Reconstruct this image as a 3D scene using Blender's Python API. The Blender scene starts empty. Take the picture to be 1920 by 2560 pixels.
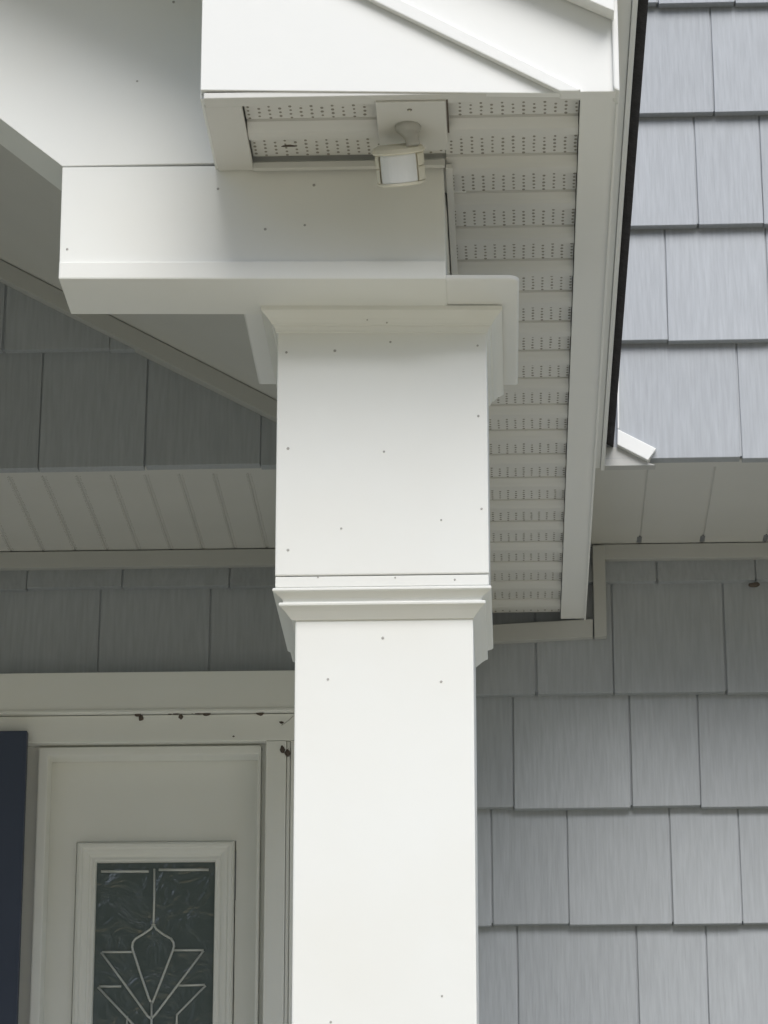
import bpy, bmesh, math, random
from math import sin, cos, tan, atan, pi, radians
from mathutils import Vector, Matrix, noise
random.seed(7)
S = bpy.context.scene
COL = S.collection

# ------------------------------------------------------------------ camera
FPX = 8100.0                      # focal length in pixels of the 1920x2560 photograph
PITCH = atan(2700/FPX); YAW = atan(350*cos(PITCH)/FPX); EYE = 1.6
F = Vector((-sin(YAW)*cos(PITCH), cos(YAW)*cos(PITCH), sin(PITCH)))
R = Vector((cos(YAW), sin(YAW), 0)); U = R.cross(F)
cam = bpy.data.cameras.new('camera'); co = bpy.data.objects.new('camera', cam); COL.objects.link(co)
cam.sensor_fit = 'VERTICAL'; cam.sensor_height = 24; cam.lens = 24*FPX/2560
cam.clip_start = .05; cam.clip_end = 400
co.matrix_world = Matrix(((R.x, U.x, -F.x, 0), (R.y, U.y, -F.y, 0), (R.z, U.z, -F.z, EYE), (0, 0, 0, 1)))
S.camera = co

# ------------------------------------------------------------------ world, sun, exposure
SUN_EL, SUN_AZ = 46.0, 12.0        # azimuth: degrees to the right of straight behind the camera
w = bpy.data.worlds.new('World'); S.world = w; w.use_nodes = True
nt = w.node_tree; bg = nt.nodes['Background']
sky = nt.nodes.new('ShaderNodeTexSky'); sky.sky_type = 'NISHITA'; sky.sun_disc = False
sky.sun_elevation = radians(SUN_EL); sky.sun_rotation = radians(180-SUN_AZ)
sky.air_density = 1.0; sky.dust_density = 2.0; sky.ozone_density = 1.0
nt.links.new(sky.outputs[0], bg.inputs[0]); bg.inputs[1].default_value = .085
sl = bpy.data.lights.new('sun', 'SUN'); sl.energy = 1.3; sl.angle = radians(38); sl.color = (.99, 1, .985)
so = bpy.data.objects.new('sun', sl); COL.objects.link(so)
sd = Vector((sin(radians(SUN_AZ))*cos(radians(SUN_EL)), -cos(radians(SUN_AZ))*cos(radians(SUN_EL)), sin(radians(SUN_EL))))
so.rotation_euler = sd.to_track_quat('Z', 'Y').to_euler(); so.location = sd*30
S.view_settings.view_transform = 'Standard'; S.view_settings.look = 'None'
S.view_settings.gamma = 1; S.view_settings.use_curve_mapping = False
S.view_settings.exposure = 0.86
S.render.engine = 'CYCLES'
try:
    S.cycles.max_bounces = 10; S.cycles.diffuse_bounces = 6; S.cycles.use_denoising = True
except Exception: pass

# ------------------------------------------------------------------ surveying helpers: photo pixel -> point on a real plane
def ray(x, y): return F + R*((x-960)/FPX) + U*((1280-y)/FPX)
def P(x, y, Y):                   # on the vertical plane at depth Y
    d = ray(x, y); k = Y/d.y; return Vector((d.x*k, Y, EYE+d.z*k))
def PZ(x, y, z):                  # on the horizontal plane at height z
    d = ray(x, y); k = (z-EYE)/d.z; return Vector((d.x*k, d.y*k, z))
def xz(x, y, Y): p = P(x, y, Y); return (p.x, p.z)

# ------------------------------------------------------------------ materials
def mat(name, col, rough=.5, var=.04, vscale=6, bump=0, bscale=200, stretch=(1, 1, 1), col2=None, spec=.4, streak=None, objrand=0):
    m = bpy.data.materials.new(name); m.use_nodes = True; n = m.node_tree.nodes; l = m.node_tree.links
    b = n['Principled BSDF']; b.inputs['Roughness'].default_value = rough
    b.inputs['Specular IOR Level'].default_value = spec
    tc = n.new('ShaderNodeTexCoord'); mp = n.new('ShaderNodeMapping'); mp.inputs['Scale'].default_value = stretch
    l.new(tc.outputs['Object'], mp.inputs['Vector'])
    ns = n.new('ShaderNodeTexNoise'); ns.inputs['Scale'].default_value = vscale; ns.inputs['Detail'].default_value = 6
    l.new(mp.outputs[0], ns.inputs['Vector'])
    rp = n.new('ShaderNodeValToRGB'); rp.color_ramp.elements[0].position = .3; rp.color_ramp.elements[1].position = .7
    c2 = col2 or tuple(c*(1-var*2) for c in col)
    rp.color_ramp.elements[0].color = (*c2, 1); rp.color_ramp.elements[1].color = (*col, 1)
    l.new(ns.outputs[0], rp.inputs[0]); out = rp.outputs[0]
    if objrand:
        oi = n.new('ShaderNodeObjectInfo'); mr = n.new('ShaderNodeMapRange')
        mr.inputs['To Min'].default_value = 1-objrand; mr.inputs['To Max'].default_value = 1+objrand
        l.new(oi.outputs['Random'], mr.inputs['Value'])
        mx = n.new('ShaderNodeVectorMath'); mx.operation = 'SCALE'
        l.new(out, mx.inputs[0]); l.new(mr.outputs[0], mx.inputs['Scale']); out = mx.outputs[0]
        cm = n.new('ShaderNodeVectorMath'); cm.operation = 'SCALE'; cm.inputs['Scale'].default_value = 7.0
        cb = n.new('ShaderNodeCombineXYZ'); l.new(oi.outputs['Random'], cb.inputs[0]); l.new(oi.outputs['Random'], cb.inputs[2])
        l.new(cb.outputs[0], cm.inputs[0]); l.new(cm.outputs[0], mp.inputs['Location'])
    if streak:                    # fine raised grain, a second finer octave of the same texture
        n2 = n.new('ShaderNodeTexNoise'); n2.inputs['Scale'].default_value = streak[0]; n2.inputs['Detail'].default_value = 3
        l.new(mp.outputs[0], n2.inputs['Vector'])
        r2 = n.new('ShaderNodeMapRange'); r2.inputs['From Min'].default_value = .35; r2.inputs['From Max'].default_value = .75
        r2.inputs['To Min'].default_value = 1-streak[1]*.5; r2.inputs['To Max'].default_value = 1+streak[1]
        l.new(n2.outputs[0], r2.inputs['Value'])
        m2 = n.new('ShaderNodeVectorMath'); m2.operation = 'SCALE'
        l.new(out, m2.inputs[0]); l.new(r2.outputs[0], m2.inputs['Scale']); out = m2.outputs[0]
    l.new(out, b.inputs['Base Color'])
    if bump:
        nb = n.new('ShaderNodeTexNoise'); nb.inputs['Scale'].default_value = bscale; nb.inputs['Detail'].default_value = 5
        l.new(mp.outputs[0], nb.inputs['Vector'])
        bp = n.new('ShaderNodeBump'); bp.inputs['Strength'].default_value = bump; bp.inputs['Distance'].default_value = .002
        l.new(nb.outputs[0], bp.inputs['Height']); l.new(bp.outputs[0], b.inputs['Normal'])
    return m

M = {}
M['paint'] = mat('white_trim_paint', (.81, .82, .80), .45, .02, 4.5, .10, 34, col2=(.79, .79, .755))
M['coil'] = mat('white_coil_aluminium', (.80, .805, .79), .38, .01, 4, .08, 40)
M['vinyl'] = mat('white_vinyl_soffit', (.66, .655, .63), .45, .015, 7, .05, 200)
M['shingle'] = mat('blue_grey_vinyl_shingle', (.368, .390, .418), .5, .018, 30, .3, 190, (1, 1, .018), streak=(190, .10), objrand=.05)
M['greytrim'] = mat('grey_frieze_coating', (.47, .475, .465), .5, .02, 6, .05, 100)
M['greyvinyl'] = mat('clay_vinyl_soffit', (.58, .58, .56), .5, .02, 8, .05, 100)
M['backing'] = mat('siding_backing', (.20, .21, .225), .7, .05, 20)
M['hole'] = mat('hole_shade_and_screw', (.29, .275, .24), .9, .05, 20)  # dark discs paint the shade inside soffit holes; also colours the screw
M['nail'] = mat('painted_nail_head', (.50, .49, .46), .5, .2, 300)
M['asphalt'] = mat('dark_asphalt_shingle', (.062, .058, .062), .9, .2, 60, .6, 300)
M['navy'] = mat('navy_door_paint', (.052, .066, .105), .45, .03, 10, .05, 150)
M['dirt'] = mat('dried_mud', (.13, .105, .09), .95, .2, 120, .5, 300)
M['came'] = mat('brushed_lead_came', (.62, .64, .62), .3, .05, 30); M['came'].node_tree.nodes['Principled BSDF'].inputs['Metallic'].default_value = .25
M['cream'] = mat('cream_plastic', (.76, .73, .63), .4, .03, 40, .05, 100)
M['putty'] = mat('grey_putty', (.47, .465, .44), .8, .06, 60, .3, 200)
M['lens'] = mat('milky_lens_plastic', (.80, .82, .85), .25, .02, 60)
M['grass'] = mat('lawn_grass', (.18, .19, .07), .9, .25, 1.5, .6, 60)
M['walk'] = mat('tan_bounce_paving', (.66, .59, .44), .85, .06, 3, .3, 60)
M['deck'] = mat('grey_porch_decking', (.68, .68, .65), .7, .06, 4, .3, 60)
M['bark'] = mat('bark', (.10, .08, .06), .95, .2, 12, .8, 40)
M['leaf'] = mat('leaves', (.085, .115, .045), .6, .3, 3)
# glass: dark room behind, rippled reflection
g = bpy.data.materials.new('dark_leaded_glass'); g.use_nodes = True; gn = g.node_tree.nodes; gb = gn['Principled BSDF']
gb.inputs['Base Color'].default_value = (.095, .118, .115, 1); gb.inputs['Roughness'].default_value = .13; gb.inputs['Specular IOR Level'].default_value = .9
tc = gn.new('ShaderNodeTexCoord'); nn = gn.new('ShaderNodeTexNoise'); nn.inputs['Scale'].default_value = 19; nn.inputs['Detail'].default_value = 3; nn.inputs['Distortion'].default_value = .8
bb = gn.new('ShaderNodeBump'); bb.inputs['Strength'].default_value = .80; bb.inputs['Distance'].default_value = .004
g.node_tree.links.new(tc.outputs['Object'], nn.inputs['Vector']); g.node_tree.links.new(nn.outputs[0], bb.inputs['Height']); g.node_tree.links.new(bb.outputs[0], gb.inputs['Normal'])
M['glass'] = g

# ------------------------------------------------------------------ object helpers
def link(name, me, m, parent=None, smooth=False):
    if m is not None and not me.materials: me.materials.append(m)
    if smooth:
        for f in me.polygons: f.use_smooth = True
    o = bpy.data.objects.new(name, me); COL.objects.link(o)
    if parent is not None: o.parent = parent
    return o
def tag(o, label=None, cat=None, group=None, kind=None):
    for k, v in (('label', label), ('category', cat), ('group', group), ('kind', kind)):
        if v: o[k] = v
    return o
def thing(name, label, cat, group=None):
    o = bpy.data.objects.new(name, None); COL.objects.link(o); o.empty_display_size = .1
    return tag(o, label, cat, group)
def finish(bm, name, m, parent, bev=0, smooth=False):
    bmesh.ops.recalc_face_normals(bm, faces=bm.faces)
    if bev:
        bmesh.ops.bevel(bm, geom=list(bm.edges), offset=bev, segments=2, affect='EDGES', profile=.6, clamp_overlap=True)
        bmesh.ops.recalc_face_normals(bm, faces=bm.faces)
    me = bpy.data.meshes.new(name); bm.to_mesh(me); bm.free()
    return link(name, me, m, parent, smooth)
def prism_bm(bm, pts, Y0, Y1):    # polygon in (x, z) extruded from Y0 to Y1
    a = [bm.verts.new((x, Y0, z)) for x, z in pts]; b = [bm.verts.new((x, Y1, z)) for x, z in pts]
    n = len(pts); bm.faces.new(a); bm.faces.new(b[::-1])
    for i in range(n): bm.faces.new((a[i], b[i], b[(i+1) % n], a[(i+1) % n]))
def prism(name, pts, Y0, Y1, m, parent=None, bev=.0012):
    bm = bmesh.new(); prism_bm(bm, pts, Y0, Y1); return finish(bm, name, m, parent, bev)
def box(name, x0, x1, Y0, Y1, z0, z1, m, parent=None, bev=.0012):
    return prism(name, [(x0, z0), (x1, z0), (x1, z1), (x0, z1)], Y0, Y1, m, parent, bev)
def loft(name, loops, m, parent, cap=True, bev=0, smooth=False):
    bm = bmesh.new(); vs = [[bm.verts.new(p) for p in lp] for lp in loops]; n = len(loops[0])
    for a, b in zip(vs, vs[1:]):
        for i in range(n): bm.faces.new((a[i], a[(i+1) % n], b[(i+1) % n], b[i]))
    if cap: bm.faces.new(vs[0]); bm.faces.new(vs[-1][::-1])
    return finish(bm, name, m, parent, bev, smooth)
def rect(cx, cy, hx, hy, z): return [(cx-hx, cy-hy, z), (cx+hx, cy-hy, z), (cx+hx, cy+hy, z), (cx-hx, cy+hy, z)]
def disc_bm(bm, c, r, n, axis='Y', thick=.0008, rz=None):
    rz = rz or r; a = []; b = []
    for i in range(n):
        t = 2*pi*i/n; u, v = r*cos(t), rz*sin(t)
        if axis == 'Y': a.append(bm.verts.new((c[0]+u, c[1], c[2]+v))); b.append(bm.verts.new((c[0]+u*.8, c[1]-thick, c[2]+v*.8)))
        else: a.append(bm.verts.new((c[0]+u, c[1]+v, c[2]))); b.append(bm.verts.new((c[0]+u*.8, c[1]+v*.8, c[2]-thick)))
    for i in range(n): bm.faces.new((a[i], a[(i+1) % n], b[(i+1) % n], b[i]))
    bm.faces.new(b)
def nail(px, py, Y, parent, r=.0015):
    bm = bmesh.new(); p = P(px, py, Y); disc_bm(bm, (p.x, Y-.0001, p.z), r*random.uniform(.85, 1.2), 8, thick=.0006)
    return finish(bm, 'nail', M['nail'], parent)
def tube(name, pts, r, m, parent, seg=6, smooth=True):
    bm = bmesh.new(); rings = []
    for i, p in enumerate(pts):
        p = Vector(p); t = (Vector(pts[min(i+1, len(pts)-1)])-Vector(pts[max(i-1, 0)])).normalized()
        a = t.cross(Vector((0, 1, 0))); a = a.normalized() if a.length > .01 else Vector((1, 0, 0)); b = t.cross(a)
        rr = r[i] if isinstance(r, (list, tuple)) else r
        rings.append([bm.verts.new(p+(a*cos(2*pi*k/seg)+b*sin(2*pi*k/seg))*rr) for k in range(seg)])
    for a, b in zip(rings, rings[1:]):
        for k in range(seg): bm.faces.new((a[k], a[(k+1) % seg], b[(k+1) % seg], b[k]))
    bm.faces.new(rings[0]); bm.faces.new(rings[-1][::-1])
    return finish(bm, name, m, parent, 0, smooth)

# ------------------------------------------------------------------ the main planes (metres)
Z_SOF = EYE+1.53      # porch eave soffit
Z_BEAM = EYE+1.39     # underside of the porch beam
Y_FAS = 3.16          # front of the cornice box
Y_BEAM = 3.355        # front of beam and gable panel
Y_UP = 4.74           # upper house wall
Y_LOW = 5.182          # lower house wall
Z_GAR = EYE+1.66      # underside of the upper-floor overhang
PITCHR = .56          # porch roof slope
X_RIDGE = -1.45
X_EAVE = .161

# ------------------------------------------------------------------ the ground
o = box('lawn', -60, 60, -60, 60, -.3, -.02, M['grass'], None, 0); tag(o, kind='structure')
o = box('bounce_walkway', -4.4, 1.85, -9, 2.7, -.1, 0.0, M['walk'], None, .01); tag(o, kind='structure')  # unseen, widened and brightened to bounce warm light up under the porch
o = box('porch_floor', -3.1, .15, 3.2, 5.15, -.1, .22, M['deck'], None, .01); tag(o, kind='structure')
o = box('bounce_paving', 1.86, 9, -14, 6, -.1, -.008, M['walk'], None, .01); tag(o, kind='structure')  # unseen paving added to enlarge the warm bounce surface

# ------------------------------------------------------------------ house walls in shingle siding
def shingle(x0, x1, z0, z1, Y, parent, butt=.019):
    g = random.uniform(.0010, .0016); dz = random.uniform(-.0018, .0018); tw = random.uniform(-.0012, .0012)
    x0 += g; x1 -= g; by = butt+random.uniform(-.0015, .0015)
    bm = bmesh.new()
    pr = [(-by, z0+dz), (-.003, z1+.012), (.003, z1+.012), (.003, z0+dz)]
    a = [bm.verts.new((x0+(tw if k in (0, 3) else 0), Y+y, z)) for k, (y, z) in enumerate(pr)]
    b = [bm.verts.new((x1+(tw if k in (0, 3) else 0), Y+y, z+(.0006 if k in (0, 3) else 0))) for k, (y, z) in enumerate(pr)]
    bm.faces.new(a); bm.faces.new(b[::-1])
    for i in range(4): bm.faces.new((a[i], b[i], b[(i+1) % 4], a[(i+1) % 4]))
    return finish(bm, 'shingle', M['shingle'], parent, .0011)
def fill(known, xa, xb, seed):
    rr = random.Random(seed); ks = sorted(known); out = list(ks)
    for a, b in zip(ks, ks[1:]):          # gaps hidden behind the column
        x = a
        while b-x > .30: x += rr.uniform(.11, .22); out.append(x)
    x = ks[0]
    while x > xa: x -= rr.uniform(.10, .23); out.append(x)
    x = ks[-1]
    while x < xb: x += rr.uniform(.10, .23); out.append(x)
    return sorted(out)
def course(wall, z0, z1, Y, joints, xa, xb, seed):
    js = sorted({max(j, xa) for j in fill(joints, xa, xb, seed)})
    bm = bmesh.new(); pr = [(-.0148, z0+.0045), (-.0002, z1+.010), (.0026, z1+.010), (.0026, z0+.0045)]
    a = [bm.verts.new((js[0]-.01, Y+y, z)) for y, z in pr]; b = [bm.verts.new((js[-1]+.01, Y+y, z)) for y, z in pr]
    bm.faces.new(a); bm.faces.new(b[::-1])
    for i in range(4): bm.faces.new((a[i], b[i], b[(i+1) % 4], a[(i+1) % 4]))
    finish(bm, 'course_backing', M['shingle'], wall)
    for a, b in zip(js, js[1:]):
        if b > xa and a < xb: shingle(a, b, z0, z1, Y, wall)
def jx(Y, *pp): return [P(x, y, Y).x for x, y in pp]

upper = thing('upper_wall', 'upper house wall of blue grey shingle siding above the overhang', 'wall')
box('sheathing', -3.4, 2.6, Y_UP+.004, Y_LOW+.3, Z_GAR+.012, EYE+4.2, M['backing'], upper, 0)
EXP = .1925
zu = EYE+1.6555
rows = [jx(Y_UP, (105, 1030), (368, 1030), (655, 1030), (1845, 1010)),
        jx(Y_UP, (15, 800), (277, 868), (1665, 715), (1918, 715)),
        jx(Y_UP, (-60, 600), (1738, 430)),
        jx(Y_UP, (-90, 300), (1779, 160)),
        jx(Y_UP, (-50, 0), (1643, 6), (1835, 6)), jx(Y_UP, (1700, -200)), jx(Y_UP, (1790, -300))]
rows += [[.1+.07*k] for k in range(5)]
for i, k in enumerate(rows):
    course(upper, zu+i*EXP*1.012, zu+(i+1)*EXP*1.012, Y_UP, k, -1.7 if i < 7 else -.2, 1.3, 40+i)

lower = thing('lower_wall', 'lower house wall of grey shingle siding beside the white column', 'wall')
box('sheathing', -3.4, 2.6, Y_LOW+.004, Y_LOW+.3, EYE+1.33, Z_GAR+.010, M['backing'], lower, 0)
box('sheathing', P(668, 1851, Y_LOW-.04).x, 2.6, Y_LOW+.004, Y_LOW+.3, 0, EYE+1.329, M['backing'], lower, 0)
box('sheathing', -3.4, -1.5, Y_LOW+.004, Y_LOW+.3, 0, EYE+1.329, M['backing'], lower, 0)
rows = [jx(Y_LOW, (70, 1450), (309, 1450), (577, 1450), (1640, 1430), (1886, 1430)),
        jx(Y_LOW, (250, 1570), (526, 1570), (1339, 1650), (1532, 1650), (1810, 1600)),
        jx(Y_LOW, (1284, 1880), (1576, 1880), (1747, 1880)),
        jx(Y_LOW, (1229, 2160), (1419, 2160), (1676, 2160)),
        jx(Y_LOW, (1294, 2430), (1592, 2430), (1767, 2430)), [.12], [.2], [.15], [.1], [.24], [.05], [.17], [.1], [.2], [.15]]
for i, k in enumerate(rows):
    z1 = EYE+1.5955-(i-1)*.1923; z0 = z1-.1923
    xa = -1.5 if i < 2 else -.30
    if i == 0: z1 = EYE+1.661
    if z0 < .05: break
    course(lower, z0, z1-(.012 if i == 0 else 0), Y_LOW, k, xa, 1.3, 80+i)

# frieze boards under the overhang
box('frieze_board', .146, 2.5, Y_LOW-.024, Y_LOW+.002, EYE+1.6331, EYE+1.6590, M['greytrim'], lower)
box('frieze_board', -3.3, -.12, Y_LOW-.024, Y_LOW+.002, EYE+1.6300, EYE+1.6588, M['greytrim'], lower)
Yt = Y_LOW-.026
a, b = P(1482, 1400, Yt), P(1516, 1592, Yt)
prism('corner_board', [(a.x, b.z), (a.x+.0205, b.z+.001), (a.x+.0205, EYE+1.6570), (a.x, EYE+1.6570)], Yt, Y_LOW+.001, M['greytrim'], lower)
prism('corner_board', [xz(1130, 1567, Yt), xz(1130, 1611, Yt), xz(1482, 1592, Yt), xz(1482, 1547, Yt)], Yt, Y_LOW+.001, M['greytrim'], lower)
# mud speck by the right frieze
# ------------------------------------------------------------------ overhang soffit
over = thing('overhang_soffit', 'grooved white soffit strip under the overhanging upper floor', 'soffit')
box('soffit_backing', -3.3, 2.5, Y_UP+.012, Y_LOW-.001, Z_GAR+.0018, Z_GAR+.0095, M['greyvinyl'], over, 0)
x = -.7844-.0538*12
while x < -.16:
    box('soffit_panel', x+.0012, x+.0538-.0012, Y_UP+.03, Y_LOW-.0225, Z_GAR, Z_GAR+.0042, M['greyvinyl'], over, .0013); x += .0538
x = .2142-.1046
while x < 1.3:
    box('soffit_panel', x+.0014, x+.1046-.0008, Y_UP+.03, Y_LOW-.0225, Z_GAR, Z_GAR+.0042, M['greyvinyl'], over, .0016); x += .1046
box('soffit_trim', -3.3, 2.5, Y_UP-.006, Y_UP+.028, Z_GAR-.0025, Z_GAR+.0042, M['greyvinyl'], over, .0012)
for gx in (.2142, .3188, .4234):       # dark notch where each groove meets the frieze
    box('groove_end', gx-.004, gx+.004, Y_LOW-.06, Y_LOW-.03, Z_GAR-.0008, Z_GAR+.0035, M['backing'], over, .0004)
bmh = bmesh.new(); x = -.7844-.0538*4
while x < -.2:
    y = Y_UP+.04; k = 0
    while y < Y_LOW-.03:
        for sx in (-.0034, .0034):
            disc_bm(bmh, (x+sx+random.uniform(-.0006, .0006), y+(k % 2)*.002, Z_GAR-.00005), .0009, 5, 'Z', .0002, .0014)
        y += .0088; k += 1
    x += .0538
h = finish(bmh, 'perforations', M['hole'], over); tag(h, kind='stuff')  # raised dark discs, hole shade put into their colour

# sloping trim where the porch roof meets the upper wall inside
ca, cb = (-.7572, EYE+1.9776), (-.3657, EYE+1.7603); cm = (ca[1]-cb[1])/(cb[0]-ca[0])
def cz(x): return cb[1]-cm*(x-cb[0])
prism('rake_frieze', [(-1.44, cz(-1.44)-.002), (-.12, cz(-.12)-.002), (-.12, cz(-.12)-.0325), (-1.44, cz(-1.44)-.0325)], Y_UP-.034, Y_UP+.001, M['greytrim'], upper)
# flashing at the foot of the porch roof
Yk = Y_UP-.03
prism('kickout_flashing', [xz(1544, 1072, Yk), xz(1641, 1121, Yk), xz(1620, 1150, Yk), xz(1543, 1111, Yk)], Yk, Y_UP-.004, M['coil'], upper, .0012)
prism('kickout_flashing', [xz(1543, 905, Yk), xz(1548, 905, Yk), xz(1548, 1071, Yk), xz(1544, 1071, Yk)], Yk, Y_UP-.004, M['coil'], upper, .0006)
Yk2 = Y_UP-.020
prism('skirt_board', [xz(1508, 1118, Yk2), xz(1545, 1118, Yk2), xz(1622, 1157, Yk2), xz(1640, 1163, Yk2), xz(1508, 1165, Yk2)], Yk2, Y_UP+.001, M['greytrim'], upper, .0008)

# ------------------------------------------------------------------ porch roof
roof = thing('porch_roof', 'white trimmed gable porch roof with perforated soffit and boxed cornice', 'porch roof')
def ru(x): return EYE+1.675+PITCHR*(X_EAVE-x)      # underside of the roof deck
ridge = (X_RIDGE, ru(X_RIDGE)); XL = 2*X_RIDGE-X_EAVE
def rot(x): return 2*X_RIDGE-x
prism('shingle_roof', [(X_EAVE, ru(X_EAVE)), ridge, (XL, ru(X_EAVE)), (XL, ru(X_EAVE)+.012), (X_RIDGE, ridge[1]+.045), (X_EAVE, ru(X_EAVE)+.012)], 3.118, Y_UP-.001, M['asphalt'], roof, .002)
# front: gable panel with slanted opening
A = xz(155, 414, Y_BEAM); ms = .83
zt = 2.62+EYE-1.6
xt = A[0]-(EYE+2.02-A[1])/ms
prism('gable_panel', [A, (xt, EYE+2.02), (rot(xt), EYE+2.02), (rot(A[0]), A[1]), (rot(-.046), A[1]), (rot(-.046), ru(-.046)-.012), (X_RIDGE, ridge[1]-.012), (-.046, ru(-.046)-.012), (-.046, A[1]+.0012)], Y_BEAM+.0015, 3.452, M['paint'], roof, .0008)
# beam
Yb = Y_BEAM
prism('beam', [xz(155.5, 417, Yb), xz(148, 657, Yb), xz(1114.5, 654, Yb), xz(1108, 408.5, Yb)], Yb+.001, 3.4545, M['paint'], roof, .001)
prism('beam_band', [xz(149, 657.5, Yb), xz(147, 701, Yb), xz(1115, 701.5, Yb), xz(1114.5, 654.7, Yb)], Yb-.0045, 3.4575, M['paint'], roof, .0018)
for q in ((545, 472), (785, 463), (762, 563), (663, 573), (168, 623)): nail(*q, Yb+.001, roof)
for q in ((434, 5), (343, 203)): nail(*q, Yb+.0015, roof)
bx0, bx1 = P(900, 690, 3.46).x, P(1112, 690, Yb).x
box('side_beam', bx0, bx1, 3.4585, Y_LOW-.03, Z_BEAM+.003, cz(bx0)+.02, M['paint'], roof)
box('side_beam', rot(bx1), rot(bx0), 3.4585, Y_LOW-.03, Z_BEAM+.003, cz(bx0)+.02, M['paint'], roof)
# vaulted ceiling
prism('ceiling', [(bx0-.002, cz(bx0)), (X_RIDGE, cz(X_RIDGE)), (rot(bx0), cz(bx0)), (rot(bx0), cz(bx0)+.014), (X_RIDGE, cz(X_RIDGE)+.018), (bx0-.002, cz(bx0)+.014)], 3.4535, Y_UP-.0015, M['greyvinyl'], roof, .001)
# boxed cornice
XB = -.3258
rl = lambda x: EYE+1.6408-.5614*(x+.1474)          # lower line of the rake trim
ps = P(500, 221, Y_FAS); pe = P(1545, 228, Y_FAS)
prism('return_face', [(ps.x, ps.z), xz(1400, 229.5, Y_FAS), (XB+.35, rl(XB+.35)+.004), (ps.x, rl(ps.x)+.004)], Y_FAS+.004, Y_FAS+.014, M['coil'], roof, .001)
prism('rake_board', [xz(1403, 229.5, Y_FAS), (pe.x, pe.z), (pe.x, ru(pe.x)-.004), (X_RIDGE, ridge[1]-.004), (X_RIDGE, rl(X_RIDGE)+.003)], Y_FAS+.001, Y_FAS+.018, M['coil'], roof, .0012)
u0, u1 = P(995, 0, Y_FAS), P(1452, 229, Y_FAS); um = (u0.z-u1.z)/(u1.x-u0.x)
ul = lambda x: u1.z-um*(x-u1.x)
l1 = P(1394, 231, Y_FAS)
prism('rake_trim', [(l1.x, l1.z), xz(1400, 233.5, Y_FAS), xz(1445, 233.5, Y_FAS), (u1.x, u1.z), (X_RIDGE, ul(X_RIDGE)), (X_RIDGE, rl(X_RIDGE))], Y_FAS-.006, Y_FAS+.003, M['coil'], roof, .0015)
# rake crown: angled mould under a square drip edge
c0, c1 = P(1400, 0, Y_FAS), P(1534, 54, Y_FAS); d0, d1 = P(1475, 0, Y_FAS-.03), P(1534, 27, Y_FAS-.03)
km = (c0.z-c1.z)/(c1.x-c0.x); kd = (d0.z-d1.z)/(d1.x-d0.x); km = kd = (km+kd)/2
def crown_loop(x): 
    zc = c1.z+km*(c1.x-x); zd = d1.z+kd*(d1.x-x)
    return [(x, Y_FAS-.001, zc), (x, Y_FAS-.012, zc+.25*(zd-zc)), (x, Y_FAS-.030, zd), (x, Y_FAS-.030, ru(x)-.006), (x, Y_FAS-.001, ru(x)-.006)]
loft('rake_crown', [crown_loop(c1.x), crown_loop(c1.x-.3), crown_loop(X_RIDGE)], M['coil'], roof, True, .001)
e0 = P(1533.5, 226, Y_FAS); e1 = P(1549, 228, Y_FAS)
prism('corner_cap', [(e0.x, e0.z+.004), (e0.x+.001, e0.z-.0005), (e1.x, e1.z-.0020), (e1.x, ru(e1.x)-.003), (e0.x, ru(e1.x)-.003)], Y_FAS-.005, Y_FAS+.03, M['coil'], roof, .0018)
# left end of the box and sloping rake soffit beyond it
prism('return_end', [(XB-.0035, Z_SOF+.0025), (XB+.003, Z_SOF+.0025), (XB+.003, rl(XB)+.01), (XB-.0035, rl(XB)+.012)], Y_FAS+.0145, Y_BEAM+.001, M['coil'], roof, .0008)
prism('rake_soffit', [(XB-.004, rl(XB)+.004), (X_RIDGE, rl(X_RIDGE)+.004), (rot(XB), rl(XB)+.004), (rot(XB), rl(XB)+.012), (X_RIDGE, rl(X_RIDGE)+.012), (XB-.004, rl(XB)+.012)], Y_FAS+.0185, Y_BEAM+.001, M['vinyl'], roof, .0008)
# mirrored left half of the rake, beyond the frame
prism('rake_board', [(X_RIDGE-.001, ridge[1]-.004), (X_RIDGE-.001, rl(X_RIDGE)+.003), (rot(pe.x), Z_SOF), (rot(pe.x), ru(pe.x)-.004)], Y_FAS+.001, Y_FAS+.018, M['coil'], roof, .0012)
# eave side: soffit frame, fascia, ledge
XS0, XS1 = .0811, .1218
box('fascia_soffit', XS0+.0004, XS1, Y_FAS+.0195, Y_LOW-.0275, Z_SOF-.0012, Z_SOF+.0045, M['coil'], roof, .0012)
box('fascia', XS1-.004, XS1+.0005, Y_FAS+.031, Y_LOW-.028, Z_SOF+.0046, Z_SOF+.14, M['coil'], roof, .0008)
box('fascia_lip', XS1-.0018, XS1+.0012, Y_FAS+.031, Y_LOW-.028, Z_SOF-.0042, Z_SOF-.0014, M['coil'], roof, .0007)
box('drip_ledge', XS1+.001, .1400, Y_FAS-.002, Y_UP-.003, EYE+1.647, EYE+1.672, M['coil'], roof, .001)
box('drip_edge', .1405, .1465, Y_FAS-.002, Y_UP-.003, EYE+1.643, EYE+1.674, M['coil'], roof, .001)
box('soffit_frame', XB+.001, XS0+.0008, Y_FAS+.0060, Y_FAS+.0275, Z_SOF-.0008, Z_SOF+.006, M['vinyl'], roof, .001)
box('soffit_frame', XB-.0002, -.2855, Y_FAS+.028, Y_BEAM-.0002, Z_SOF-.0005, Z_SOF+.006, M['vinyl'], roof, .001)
box('soffit_channel', -.2852, -.0685, Y_BEAM-.0125, Y_BEAM-.0045, Z_SOF-.0035, Z_SOF+.004, M['vinyl'], roof, .0007)
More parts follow.
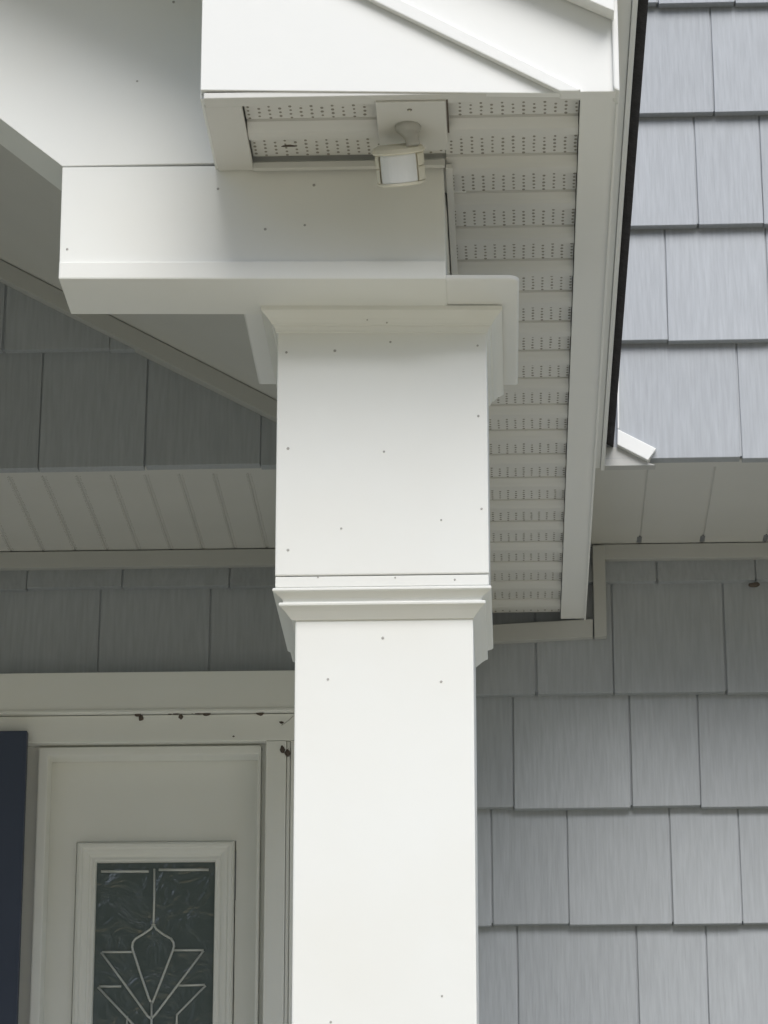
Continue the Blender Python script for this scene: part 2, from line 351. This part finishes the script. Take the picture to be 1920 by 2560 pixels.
# perforated panels, each 4 in. wide with an angled rib
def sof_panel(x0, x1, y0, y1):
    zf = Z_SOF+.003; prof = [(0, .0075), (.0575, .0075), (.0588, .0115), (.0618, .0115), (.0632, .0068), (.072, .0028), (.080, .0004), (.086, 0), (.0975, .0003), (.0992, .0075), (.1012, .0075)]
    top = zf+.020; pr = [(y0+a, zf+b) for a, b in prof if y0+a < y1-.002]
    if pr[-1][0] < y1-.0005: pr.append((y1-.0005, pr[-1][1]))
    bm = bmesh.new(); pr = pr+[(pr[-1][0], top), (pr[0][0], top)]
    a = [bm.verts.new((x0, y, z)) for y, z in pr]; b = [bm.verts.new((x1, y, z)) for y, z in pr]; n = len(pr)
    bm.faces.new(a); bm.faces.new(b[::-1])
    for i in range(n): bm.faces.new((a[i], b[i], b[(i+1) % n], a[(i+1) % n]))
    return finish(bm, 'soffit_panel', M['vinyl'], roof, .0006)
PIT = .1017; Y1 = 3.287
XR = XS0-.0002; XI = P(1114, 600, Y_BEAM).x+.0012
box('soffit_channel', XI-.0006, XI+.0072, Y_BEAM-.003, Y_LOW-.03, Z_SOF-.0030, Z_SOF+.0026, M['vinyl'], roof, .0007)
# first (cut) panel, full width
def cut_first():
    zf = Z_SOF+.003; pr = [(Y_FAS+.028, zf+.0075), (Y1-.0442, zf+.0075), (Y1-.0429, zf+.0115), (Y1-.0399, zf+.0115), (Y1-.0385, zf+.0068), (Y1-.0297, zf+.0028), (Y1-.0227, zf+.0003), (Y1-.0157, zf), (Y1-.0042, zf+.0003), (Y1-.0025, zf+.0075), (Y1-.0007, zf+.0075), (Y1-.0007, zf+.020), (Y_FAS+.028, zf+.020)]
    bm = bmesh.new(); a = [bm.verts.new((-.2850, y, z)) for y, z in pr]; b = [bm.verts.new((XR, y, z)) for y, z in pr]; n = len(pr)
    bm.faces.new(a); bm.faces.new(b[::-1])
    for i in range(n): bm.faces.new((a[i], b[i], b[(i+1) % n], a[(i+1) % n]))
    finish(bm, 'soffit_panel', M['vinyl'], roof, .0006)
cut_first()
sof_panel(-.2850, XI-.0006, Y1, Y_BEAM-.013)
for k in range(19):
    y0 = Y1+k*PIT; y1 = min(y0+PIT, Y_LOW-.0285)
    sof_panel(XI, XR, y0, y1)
plate_c = PZ(1028, 310, Z_SOF)
bmh = bmesh.new(); nx = 0; x = -.281
while x < XR-.001:
    for k in range(-1, 19):
        ys = (Y_FAS+.029 if k < 0 else Y1+k*PIT+.002); ye = Y1+k*PIT+.0555
        y = Y1+k*PIT+.0555-(nx % 2)*.0045
        while y > ys:
            ok = y < Y_LOW-.035 and not (x < XI+.003 and y > Y_BEAM-.015)
            if abs(x-plate_c.x) < .044 and Y_FAS+.02 < y < 3.305: ok = False
            if ok:
                z = Z_SOF+.0105-.00003; d = .0094; r = random.uniform(.0015, .0020)
                disc_bm(bmh, (x+random.uniform(-.0003, .0003), y, z), r, 6, 'Z', .0002, r*1.5)
            y -= .0094
    x += .0116; nx += 1
h = finish(bmh, 'perforations', M['hole'], roof); tag(h, kind='stuff')  # discs set on the panels, painted dark like shaded holes
# left eave, beyond the frame
box('fascia_soffit', rot(XS1), rot(-.05), Y_FAS+.02, Y_LOW-.03, Z_SOF, Z_SOF+.012, M['coil'], roof)
box('fascia', rot(XS1)-.004, rot(XS1), Y_FAS+.02, Y_LOW-.03, Z_SOF, Z_SOF+.14, M['coil'], roof)

# ------------------------------------------------------------------ column
def bz(x): return EYE+1.3987-.0175*(x+.5034)      # underside of the beam, which drops a touch to the right
colm = thing('porch_column', 'square white porch column with moulded capital under the beam corner', 'column')
YC = 3.448; xa, xb = P(691, 1100, YC).x, P(1219, 1100, YC).x; cx = (xa+xb)/2; hu = (xb-xa)/2; cy = YC+hu
xa2, xb2 = P(735.5, 1800, 3.468).x, P(1185.5, 1800, 3.468).x; hl = (xb2-xa2)/2; cx2 = (xa2+xb2)/2
z_c0 = EYE+1.366; z_s = EYE+1.0762
loft('upper_shaft', [rect(cx, cy, hu, hu, z_c0+.004), rect(cx, cy, hu, hu, z_s+.0008)], M['paint'], colm, True, .0016)
cr = [(.0006, 0), (.0020, .0006), (.0024, .0030), (.0042, .0068), (.0042, .0078), (.0064, .0081), (.0076, .0105), (.0108, .0145), (.0160, .0192), (.0178, .0212), (.0182, .0216), (.0182, .0272)]
loft('crown_moulding', [[(x, y, bz(x)-.0266+z) for x, y, _ in rect(cx, cy, hu+a, hu+a, 0)] for a, z in cr], M['paint'], colm, True, .0003)
for q in ((918, 800), (967, 807)): nail(*q, YC-.0115, colm, .0010)
# cap plate with a rounded front right corner
px0, px1 = P(605, 788, 3.4463).x, .0135
yb0, yb1 = Y_BEAM+.0030, 3.692; rc = .012
out = [(px0, yb0), ] + [(px1-rc+rc*sin(t*pi/12), yb0+rc-rc*cos(t*pi/12)) for t in range(7)] + [(px1-.002, yb1), (px0, yb1)]
pcx, pcy = (px0+px1)/2, (yb0+yb1)/2
def inset(d): return [(x+(d if x < pcx else -d), y+(d if y < pcy else -d)) for x, y in out]
loft('cap_plate', [[(x, y, bz(x)+.0022+dz) for x, y in inset(d)] for d, dz in ((.0042, -.0004), (.0022, .0000), (.0008, .0010), (.0001, .0024), (0, .0038), (0, .0056), (.0008, .0062))], M['coil'], colm, True, 0)
# neck moulding between the shafts
loft('neck_band', [rect(cx, cy, hu-.0004, hu-.0004, z_s-.0006), rect(cx, cy, hu-.0004, hu-.0004, EYE+1.0632)], M['paint'], colm, True, .0009)
nk = [(.0012, 1.0622), (.0024, 1.0612), (.0024, 1.0590), (.0010, 1.0574), (-.0040, 1.0545), (-.0078, 1.0520), (-.0088, 1.0492), (-.0082, 1.0478), (-.0050, 1.0470), (-.0040, 1.0456), (-.0044, 1.0434), (-.0062, 1.0424), (-.0105, 1.0385), (-.0165, 1.0318), (-.0178, 1.0302)]
loft('neck_moulding', [rect(cx, cy, hu+a, hu+a, EYE+z) for a, z in nk], M['paint'], colm, True, .00025)
# lower shaft with a bead on each corner
loft('lower_shaft', [rect(cx2, cy, hl, hl, EYE+1.034), rect(cx2, cy, hl, hl, .36)], M['paint'], colm, True, .0022)
loft('base_block', [rect(cx2, cy, hl+.02, hl+.02, .36), rect(cx2, cy, hl+.03, hl+.03, .34), rect(cx2, cy, hl+.03, hl+.03, .22)], M['paint'], colm, True, .002)
for q in ((716, 881), (837, 877), (976, 855), (1194, 864), (1196, 1040), (720, 1121), (960, 1129), (853, 1321), (720, 1375), (1204, 1272)): nail(*q, YC, colm)
nail(1103, 1300, YC, colm, .0011)
for q in ((795, 1443), (988, 1444), (1137, 1449)): nail(*q, YC+.0004, colm, .0011)
for q in ((957, 1595), (820, 1698), (1103, 1704), (1105, 2490), (827, 2555)): nail(*q, YC+hu-hl, colm)

# ------------------------------------------------------------------ flood sensor under the cornice
sen = thing('motion_sensor', 'small cream motion sensor with milky window hanging from a square plate', 'sensor')
pa = PZ(938, 257, Z_SOF-.0032); pb = PZ(1114, 257, Z_SOF-.0032); pc = PZ(1115, 366, Z_SOF-.0032)
prism('mounting_plate', [(pa.x, Z_SOF-.0032), (pb.x, Z_SOF-.0032), (pb.x, Z_SOF-.0010), (pa.x, Z_SOF-.0010)], pa.y, 3.303, M['vinyl'], sen, .0008)
bm = bmesh.new(); s = PZ(1024, 274, Z_SOF-.0032); disc_bm(bm, (s.x, s.y, s.z), .0028, 10, 'Z', .0012); finish(bm, 'screw', M['hole'], sen)
bm = bmesh.new(); disc_bm(bm, (s.x-.0002, s.y, s.z-.0013), .0014, 8, 'Z', .0004); finish(bm, 'screw', M['cream'], sen)
k0 = PZ(1020, 318, Z_SOF-.0032)
def ring(c, r, ax, n=16, ry=None):
    a = ax.cross(Vector((1, 0, 0))).normalized(); b = ax.cross(a); ry = ry or r
    return [c+a*r*cos(2*pi*i/n)+b*ry*sin(2*pi*i/n) for i in range(n)]
v = Vector((0, 0, -1)); box('plate_edge_strip', pb.x+.0006, pb.x+.0024, pa.y, 3.262, Z_SOF-.0016, Z_SOF+.002, M['dirt'], sen, .0003)  # thin dark strip along the right edge of the plate
base = Vector((k0.x, k0.y-.002, Z_SOF-.0032))
kn = P(1030, 352, k0.y-.001)
ax = (kn-base).normalized()
loft('knuckle', [ring(base+Vector((0, 0, .002)), .0145, v), ring(base+v*.004, .0142, v), ring(base+v*.0065, .0115, v), ring(base+v*.008, .0095, v),
                 ring(kn+Vector((0, 0, .003)), .0078, ax), ring(kn+ax*.005, .0078, ax)], M['putty'], sen, True, 0, True)
# head: tilted housing
H = P(1000, 415, 3.268)
rx = Matrix.Rotation(radians(-5), 3, 'Y') @ Matrix.Rotation(radians(30), 3, 'X') @ Matrix.Rotation(radians(8), 3, 'Z')
def hp(x, y, z): return H + rx @ Vector((x, y, z))
def arc_loop(r0, z, a0, a1, n, back, sx=1.0):
    pts = [hp(sx*r0*sin(t), -r0*cos(t)*.85, z) for t in [a0+(a1-a0)*i/n for i in range(n+1)]]
    return pts+[hp(sx*r0*sin(a1)*.96, back, z), hp(sx*r0*sin(a0)*.96, back, z)]
a0, a1 = radians(-88), radians(88)
hs = loft('housing', [arc_loop(.0235, -.0195, a0, a1, 14, .012), arc_loop(.0240, -.0185, a0, a1, 14, .012), arc_loop(.0245, .0185, a0, a1, 14, .012), arc_loop(.0240, .0195, a0, a1, 14, .012)], M['cream'], sen, True)
loft('lens', [arc_loop(.0252, -.0165, radians(-62), radians(38), 12, -.004), arc_loop(.0258, -.0150, radians(-62), radians(38), 12, -.004), arc_loop(.0258, .0125, radians(-62), radians(38), 12, -.004), arc_loop(.0252, .0140, radians(-62), radians(38), 12, -.004)], M['lens'], hs, True)
loft('visor', [arc_loop(.0285, .0145, a0, a1, 16, .013), arc_loop(.0295, .0165, a0, a1, 16, .013), arc_loop(.0275, .0205, a0, a1, 16, .013), arc_loop(.021, .0235, a0, a1, 16, .013)], M['cream'], hs, True)
loft('bottom_rim', [arc_loop(.0245, -.0205, a0, a1, 14, .012), arc_loop(.0268, -.0195, a0, a1, 14, .012), arc_loop(.0268, -.0172, a0, a1, 14, .012), arc_loop(.0245, -.0168, a0, a1, 14, .012)], M['cream'], hs, True)
for s0, s1, nme in ((40, 86, 'cheek'), (-86, -64, 'cheek')):
    for zb, zt2 in ((-.0165, -.0012), (-.0002, .0140)):
        loft(nme, [arc_loop(.0262, zb, radians(s0), radians(s1), 6, -.001), arc_loop(.0274, zb+.0012, radians(s0), radians(s1), 6, -.001), arc_loop(.0274, zt2-.0012, radians(s0), radians(s1), 6, -.001), arc_loop(.0262, zt2, radians(s0), radians(s1), 6, -.001)], M['cream'], hs, True)

# ------------------------------------------------------------------ door surround, sidelight, door
sur = thing('sidelight_window', 'white framed sidelight with leaded glass behind the column', 'window')
YP = Y_LOW-.052
tl = P(0, 1682, YP); tr = P(737, 1673, YP); bl = P(0, 1778, YP)
box('header_board', -1.9, tr.x+.02, YP, Y_LOW-.0005, bl.z, tl.z-.001, M['paint'], sur, .0015)
box('header_lip', -1.9, tr.x+.021, YP-.003, Y_LOW-.002, bl.z-.0045, bl.z-.0003, M['paint'], sur, .0008)
YA = Y_LOW-.040; zc = bl.z-.006
c_tl = P(72, 1857, YA); c_tr = P(665, 1851, YA); c_r = P(735, 1851, YA)
box('head_casing', -1.9, c_r.x+.03, YA, Y_LOW-.001, c_tl.z, zc, M['paint'], sur, .001)
box('side_casing', c_tr.x, P(713, 2100, YA).x, YA, Y_LOW-.001, .22, c_tl.z-.0006, M['paint'], sur, .0015)
box('side_bead', P(714, 2100, YA).x, P(723, 2100, YA).x, YA+.006, Y_LOW-.001, .22, c_tl.z-.0006, M['paint'], sur, .0012)
box('side_bead', P(724.5, 2100, YA).x, P(735, 2100, YA).x, YA+.002, Y_LOW-.001, .22, c_tl.z-.0006, M['paint'], sur, .0016)
zb = .35
def frame(name, xo0, xo1, zo, xi0, xi1, zi, Y0, Y1, bev=.001):      # three-sided ring, open at the foot
    prism(name, [(xo0, zb), (xi0, zb), (xi0, zi), (xi1, zi), (xi1, zb), (xo1, zb), (xo1, zo), (xo0, zo)], Y0, Y1, M['paint'], sur, bev)
xo0, xo1, zo = c_tl.x-.02, c_tr.x+.02, c_tl.z+.02
# jamb steps
ya = Y_LOW-.012; q = P(99, 1873, ya); q2 = P(655, 1873, ya)
frame('jamb', xo0, xo1, zo, q.x, q2.x, q.z, ya, Y_LOW+.06)
YS = Y_LOW+.020; yb_ = Y_LOW-.026; r0 = P(100, 1874, yb_); r1 = P(121, 1890, yb_); r2 = P(644, 1890, yb_)
frame('stop', q.x+.0004, q2.x-.0004, q.z-.0004, r1.x, r2.x, r1.z, yb_, YS-.0003, .003)
YS = Y_LOW+.020                       # face of the sidelight panel
s0 = P(133, 1912, YS); g0 = P(192, 2106, YS); g1 = P(590, 2103, YS)
prism('panel', [(q.x-.004, zb), (g0.x, zb), (g0.x, g0.z), (g1.x, g0.z), (g1.x, zb), (q2.x+.004, zb), (q2.x+.004, q.z+.004), (q.x-.004, q.z+.004)], YS, YS+.03, M['paint'], sur, .0012)
# glazing frame: stepped ring profile
def ringframe(name, profile):         # profile: (inset, Y) lofted around three sides and the foot
    loops = []
    for ins, Y in profile:
        loops.append([(g0.x+ins, Y, zb-.1), (g0.x+ins, Y, g0.z-ins), (g1.x-ins, Y, g0.z-ins), (g1.x-ins, Y, zb-.1)])
    bm = bmesh.new(); vs = [[bm.verts.new(p) for p in lp] for lp in loops]
    for a, b in zip(vs, vs[1:]):
        for i in range(3): bm.faces.new((a[i], a[i+1], b[i+1], b[i]))
    return finish(bm, name, M['paint'], sur, 0)
gf = ringframe('glazing_frame', [(.0014, YS+.03), (.0014, YS-.004), (.0030, YS-.010), (.0065, YS-.0125), (.0105, YS-.0120), (.0130, YS-.0085), (.0170, YS-.0080), (.0220, YS-.0060), (.0235, YS-.0030), (.0260, YS-.0020), (.0300, YS-.0035), (.0325, YS-.0030), (.0338, YS+.0010), (.0338, YS+.012)])
YG = YS+.006
gx0, gx1, gz = P(246, 2167, YG).x, P(527, 2167, YG).x, P(400, 2164, YG).z
gl = box('glass', g0.x+.030, g1.x-.030, YG, YG+.004, zb, g0.z-.030, M['glass'], gf, 0)
box('room_lining', -.9, -.25, YG+.12, YG+.124, .3, EYE+1.33, M['backing'], sur, 0)
def came(pp, wd=.0020):
    Y = YG-.0012
    # world verticals: pixels are surveyed on the glass plane
    return tube('came', [P(x, y, Y) for x, y in pp], wd, M['came'], gf, 6)
came([(386, 2172), (385.5, 2250), (384, 2311)])
came([(384, 2311), (377, 2322), (357, 2336), (338, 2347), (332, 2357), (330.5, 2367), (332, 2376), (335, 2384), (352, 2437), (373, 2498), (380, 2508)])
came([(384, 2311), (391, 2323), (410, 2337), (428, 2347), (434, 2357), (435, 2366), (432, 2376), (406, 2444), (384, 2500), (380, 2508)])
came([(256, 2380), (330, 2380)]); came([(434, 2375.5), (509, 2375.5)])
came([(253, 2381), (310, 2458), (369, 2540), (378, 2547)]); came([(509, 2377), (446, 2460), (388, 2537), (378, 2547)])
came([(248, 2466), (303, 2466)]); came([(446, 2464), (512, 2462)])
came([(245, 2468), (330, 2558), (377, 2612)]); came([(514, 2464), (442, 2537), (441, 2590)], .0018); came([(318, 2540), (315, 2600)], .0016)
came([(379, 2506), (378.5, 2560), (378, 2640)])
came([(253, 2178.5), (372, 2178.5)], .0024); came([(397, 2174.5), (522, 2174.5)], .0024)
came([(384, 2311), (384, 2313)], .004)
# caulk gap at the right of the glazing frame
box('caulk', g1.x-.0016, g1.x+.0008, YS-.0012, YS+.002, P(590, 2250, YS).z, P(590, 2128, YS).z, M['backing'], sur, .0003)
# pale bead along the sidelight's left edge

door = thing('entry_door', 'dark navy door edge left of the leaded sidelight', 'door')
YD = Y_LOW-.058; dr = P(68, 1826, YD)
box('door_leaf', -1.6, dr.x, YD, YD+.016, .24, dr.z, M['navy'], door, .002)
box('door_panel', -1.45, dr.x-.16, YD-.004, YD, .5, dr.z-.16, M['navy'], door, .0015)

# mud crumbs on the head casing
spots = [(345, 1786, .004, 1.0), (352, 1795, .0032, 1.6), (425, 1783, .0028, 1), (440, 1783, .005, .5), (452, 1792, .0028, 1.6), (483, 1781, .006, .4), (500, 1781, .008, .4), (517, 1784, .006, .6), (628, 1777, .007, .3), (651, 1782, .0048, 1.0), (704, 1806, .003, .7), (706, 1874, .0032, 2.0), (719, 1882, .0036, 1.8), (584, 1841, .0015, 1)]
where = ['at the left end of the row under the header board', 'dripping, second from the left under the header board', 'third from the left under the header board', 'fourth from the left under the header board', 'dripping, fifth from the left under the header board',
         'at the left end of the middle smear', 'in the centre of the middle smear', 'at the right end of the middle smear', 'in the thin streak right of the middle smear', 'in a blob at the right end of the row',
         'at the foot of the cobweb beside the column', 'left one of the pair high on the side casing', 'right one of the pair on the side casing', 'tiny and alone on the head casing']
for i, (x, y, r, asp) in enumerate(spots):
    c = P(x, y, YA-.0005); bm = bmesh.new(); bmesh.ops.create_icosphere(bm, subdivisions=2, radius=1)
    for vtx in bm.verts:
        n = 1+.45*noise.noise(vtx.co*1.8+Vector((i*3.1, 0, 0)))
        vtx.co = Vector((vtx.co.x*r*1.35*n, vtx.co.y*r*.6*n, vtx.co.z*r*1.2*n*asp*.8))+c
    o = finish(bm, 'mud_crumb', M['dirt'], None, 0, True)
    tag(o, 'dark dried mud crumb '+where[i], 'mud', 'mud crumbs on the door head')
c = P(1886, 1462, Y_LOW-.018); bm = bmesh.new(); bmesh.ops.create_icosphere(bm, subdivisions=2, radius=1)
for vtx in bm.verts:
    n = 1+.4*noise.noise(vtx.co*2); vtx.co = Vector((vtx.co.x*.010*n, vtx.co.y*.005, vtx.co.z*.0045*n))+c
tag(finish(bm, 'mud_dauber_nest', M['dirt'], None, 0, True), 'small dark mud nest on the shingles under the right frieze board', 'nest')
# twig caught on the soffit, spider thread by the column
tw = PZ(722, 364, Z_SOF+.001)
bm = bmesh.new(); bmesh.ops.create_icosphere(bm, subdivisions=2, radius=1)
for vtx in bm.verts: vtx.co = Vector((vtx.co.x*.009+tw.x, vtx.co.y*.0016+tw.y+.002*abs(vtx.co.x), vtx.co.z*.0012+tw.z))
tag(finish(bm, 'dead_leaf', M['dirt'], None, 0, True), 'thin brown leaf scrap caught on the soffit left of the sensor', 'leaf')
tag(tube('cobweb_strand', [P(733, 1790, YA-.02), P(722, 1801, YA-.015), P(704, 1813, YA-.002)], .0007, M['putty'], None, 4), 'grey cobweb strand slanting from the column to the door casing', 'cobweb')

# ------------------------------------------------------------------ unseen trees for the glass reflection, row widened to block low sky
rt = random.Random(3)
def tree(x, y, h, r, label):
    t = thing('maple_tree', label, 'tree', 'unseen trees across the front lawn'); t.location = (x, y, 0)
    tube('trunk', [(0, 0, -.1), (.05, 0, h*.3), (-.1, .1, h*.62), (0, 0, h*.85)], [.22, .18, .11, .04], M['bark'], t, 8)
    bm = bmesh.new()
    blobs = [(rt.gauss(0, r*.42), rt.gauss(0, r*.42), h*.58+rt.gauss(0, h*.2), r*rt.uniform(.28, .5)) for _ in range(24)]
    for bx, by, bz, br in blobs:
        for _ in range(110):
            d = Vector((rt.gauss(0, 1), rt.gauss(0, 1), rt.gauss(0, .8))).normalized()*br*rt.uniform(.6, 1.05); c = Vector((bx, by, max(bz, h*.2)))+d
            n = Vector((rt.gauss(0, 1), rt.gauss(0, 1), rt.gauss(0, 1))).normalized(); a = n.orthogonal().normalized(); b = n.cross(a); s = rt.uniform(.13, .28)
            bm.faces.new([bm.verts.new(c+a*s), bm.verts.new(c+b*s*.6), bm.verts.new(c-a*s), bm.verts.new(c-b*s*.6)])
    me = bpy.data.meshes.new('crown'); bm.to_mesh(me); bm.free(); link('crown', me, M['leaf'], t)
tree(-2.5, -13, 10.5, 3.3, 'tall leafy maple directly across the lawn from the porch')
tree(3.4, -14, 11, 3.5, 'tall leafy maple just right of the one facing the porch')
tree(-8.2, -13.5, 10, 3.4, 'broad leafy maple just left of the one facing the porch')
tree(9.5, -12, 11.5, 3.6, 'large maple standing at the right side of the lawn')
tree(-14.5, -11.5, 11.5, 3.8, 'large maple standing at the left side of the lawn')
tree(.6, -18.5, 12.5, 3.6, 'maple farthest back, behind the gap between the middle trees')
tree(16, -7, 11, 3.8, 'outermost maple at the far right edge of the lawn')
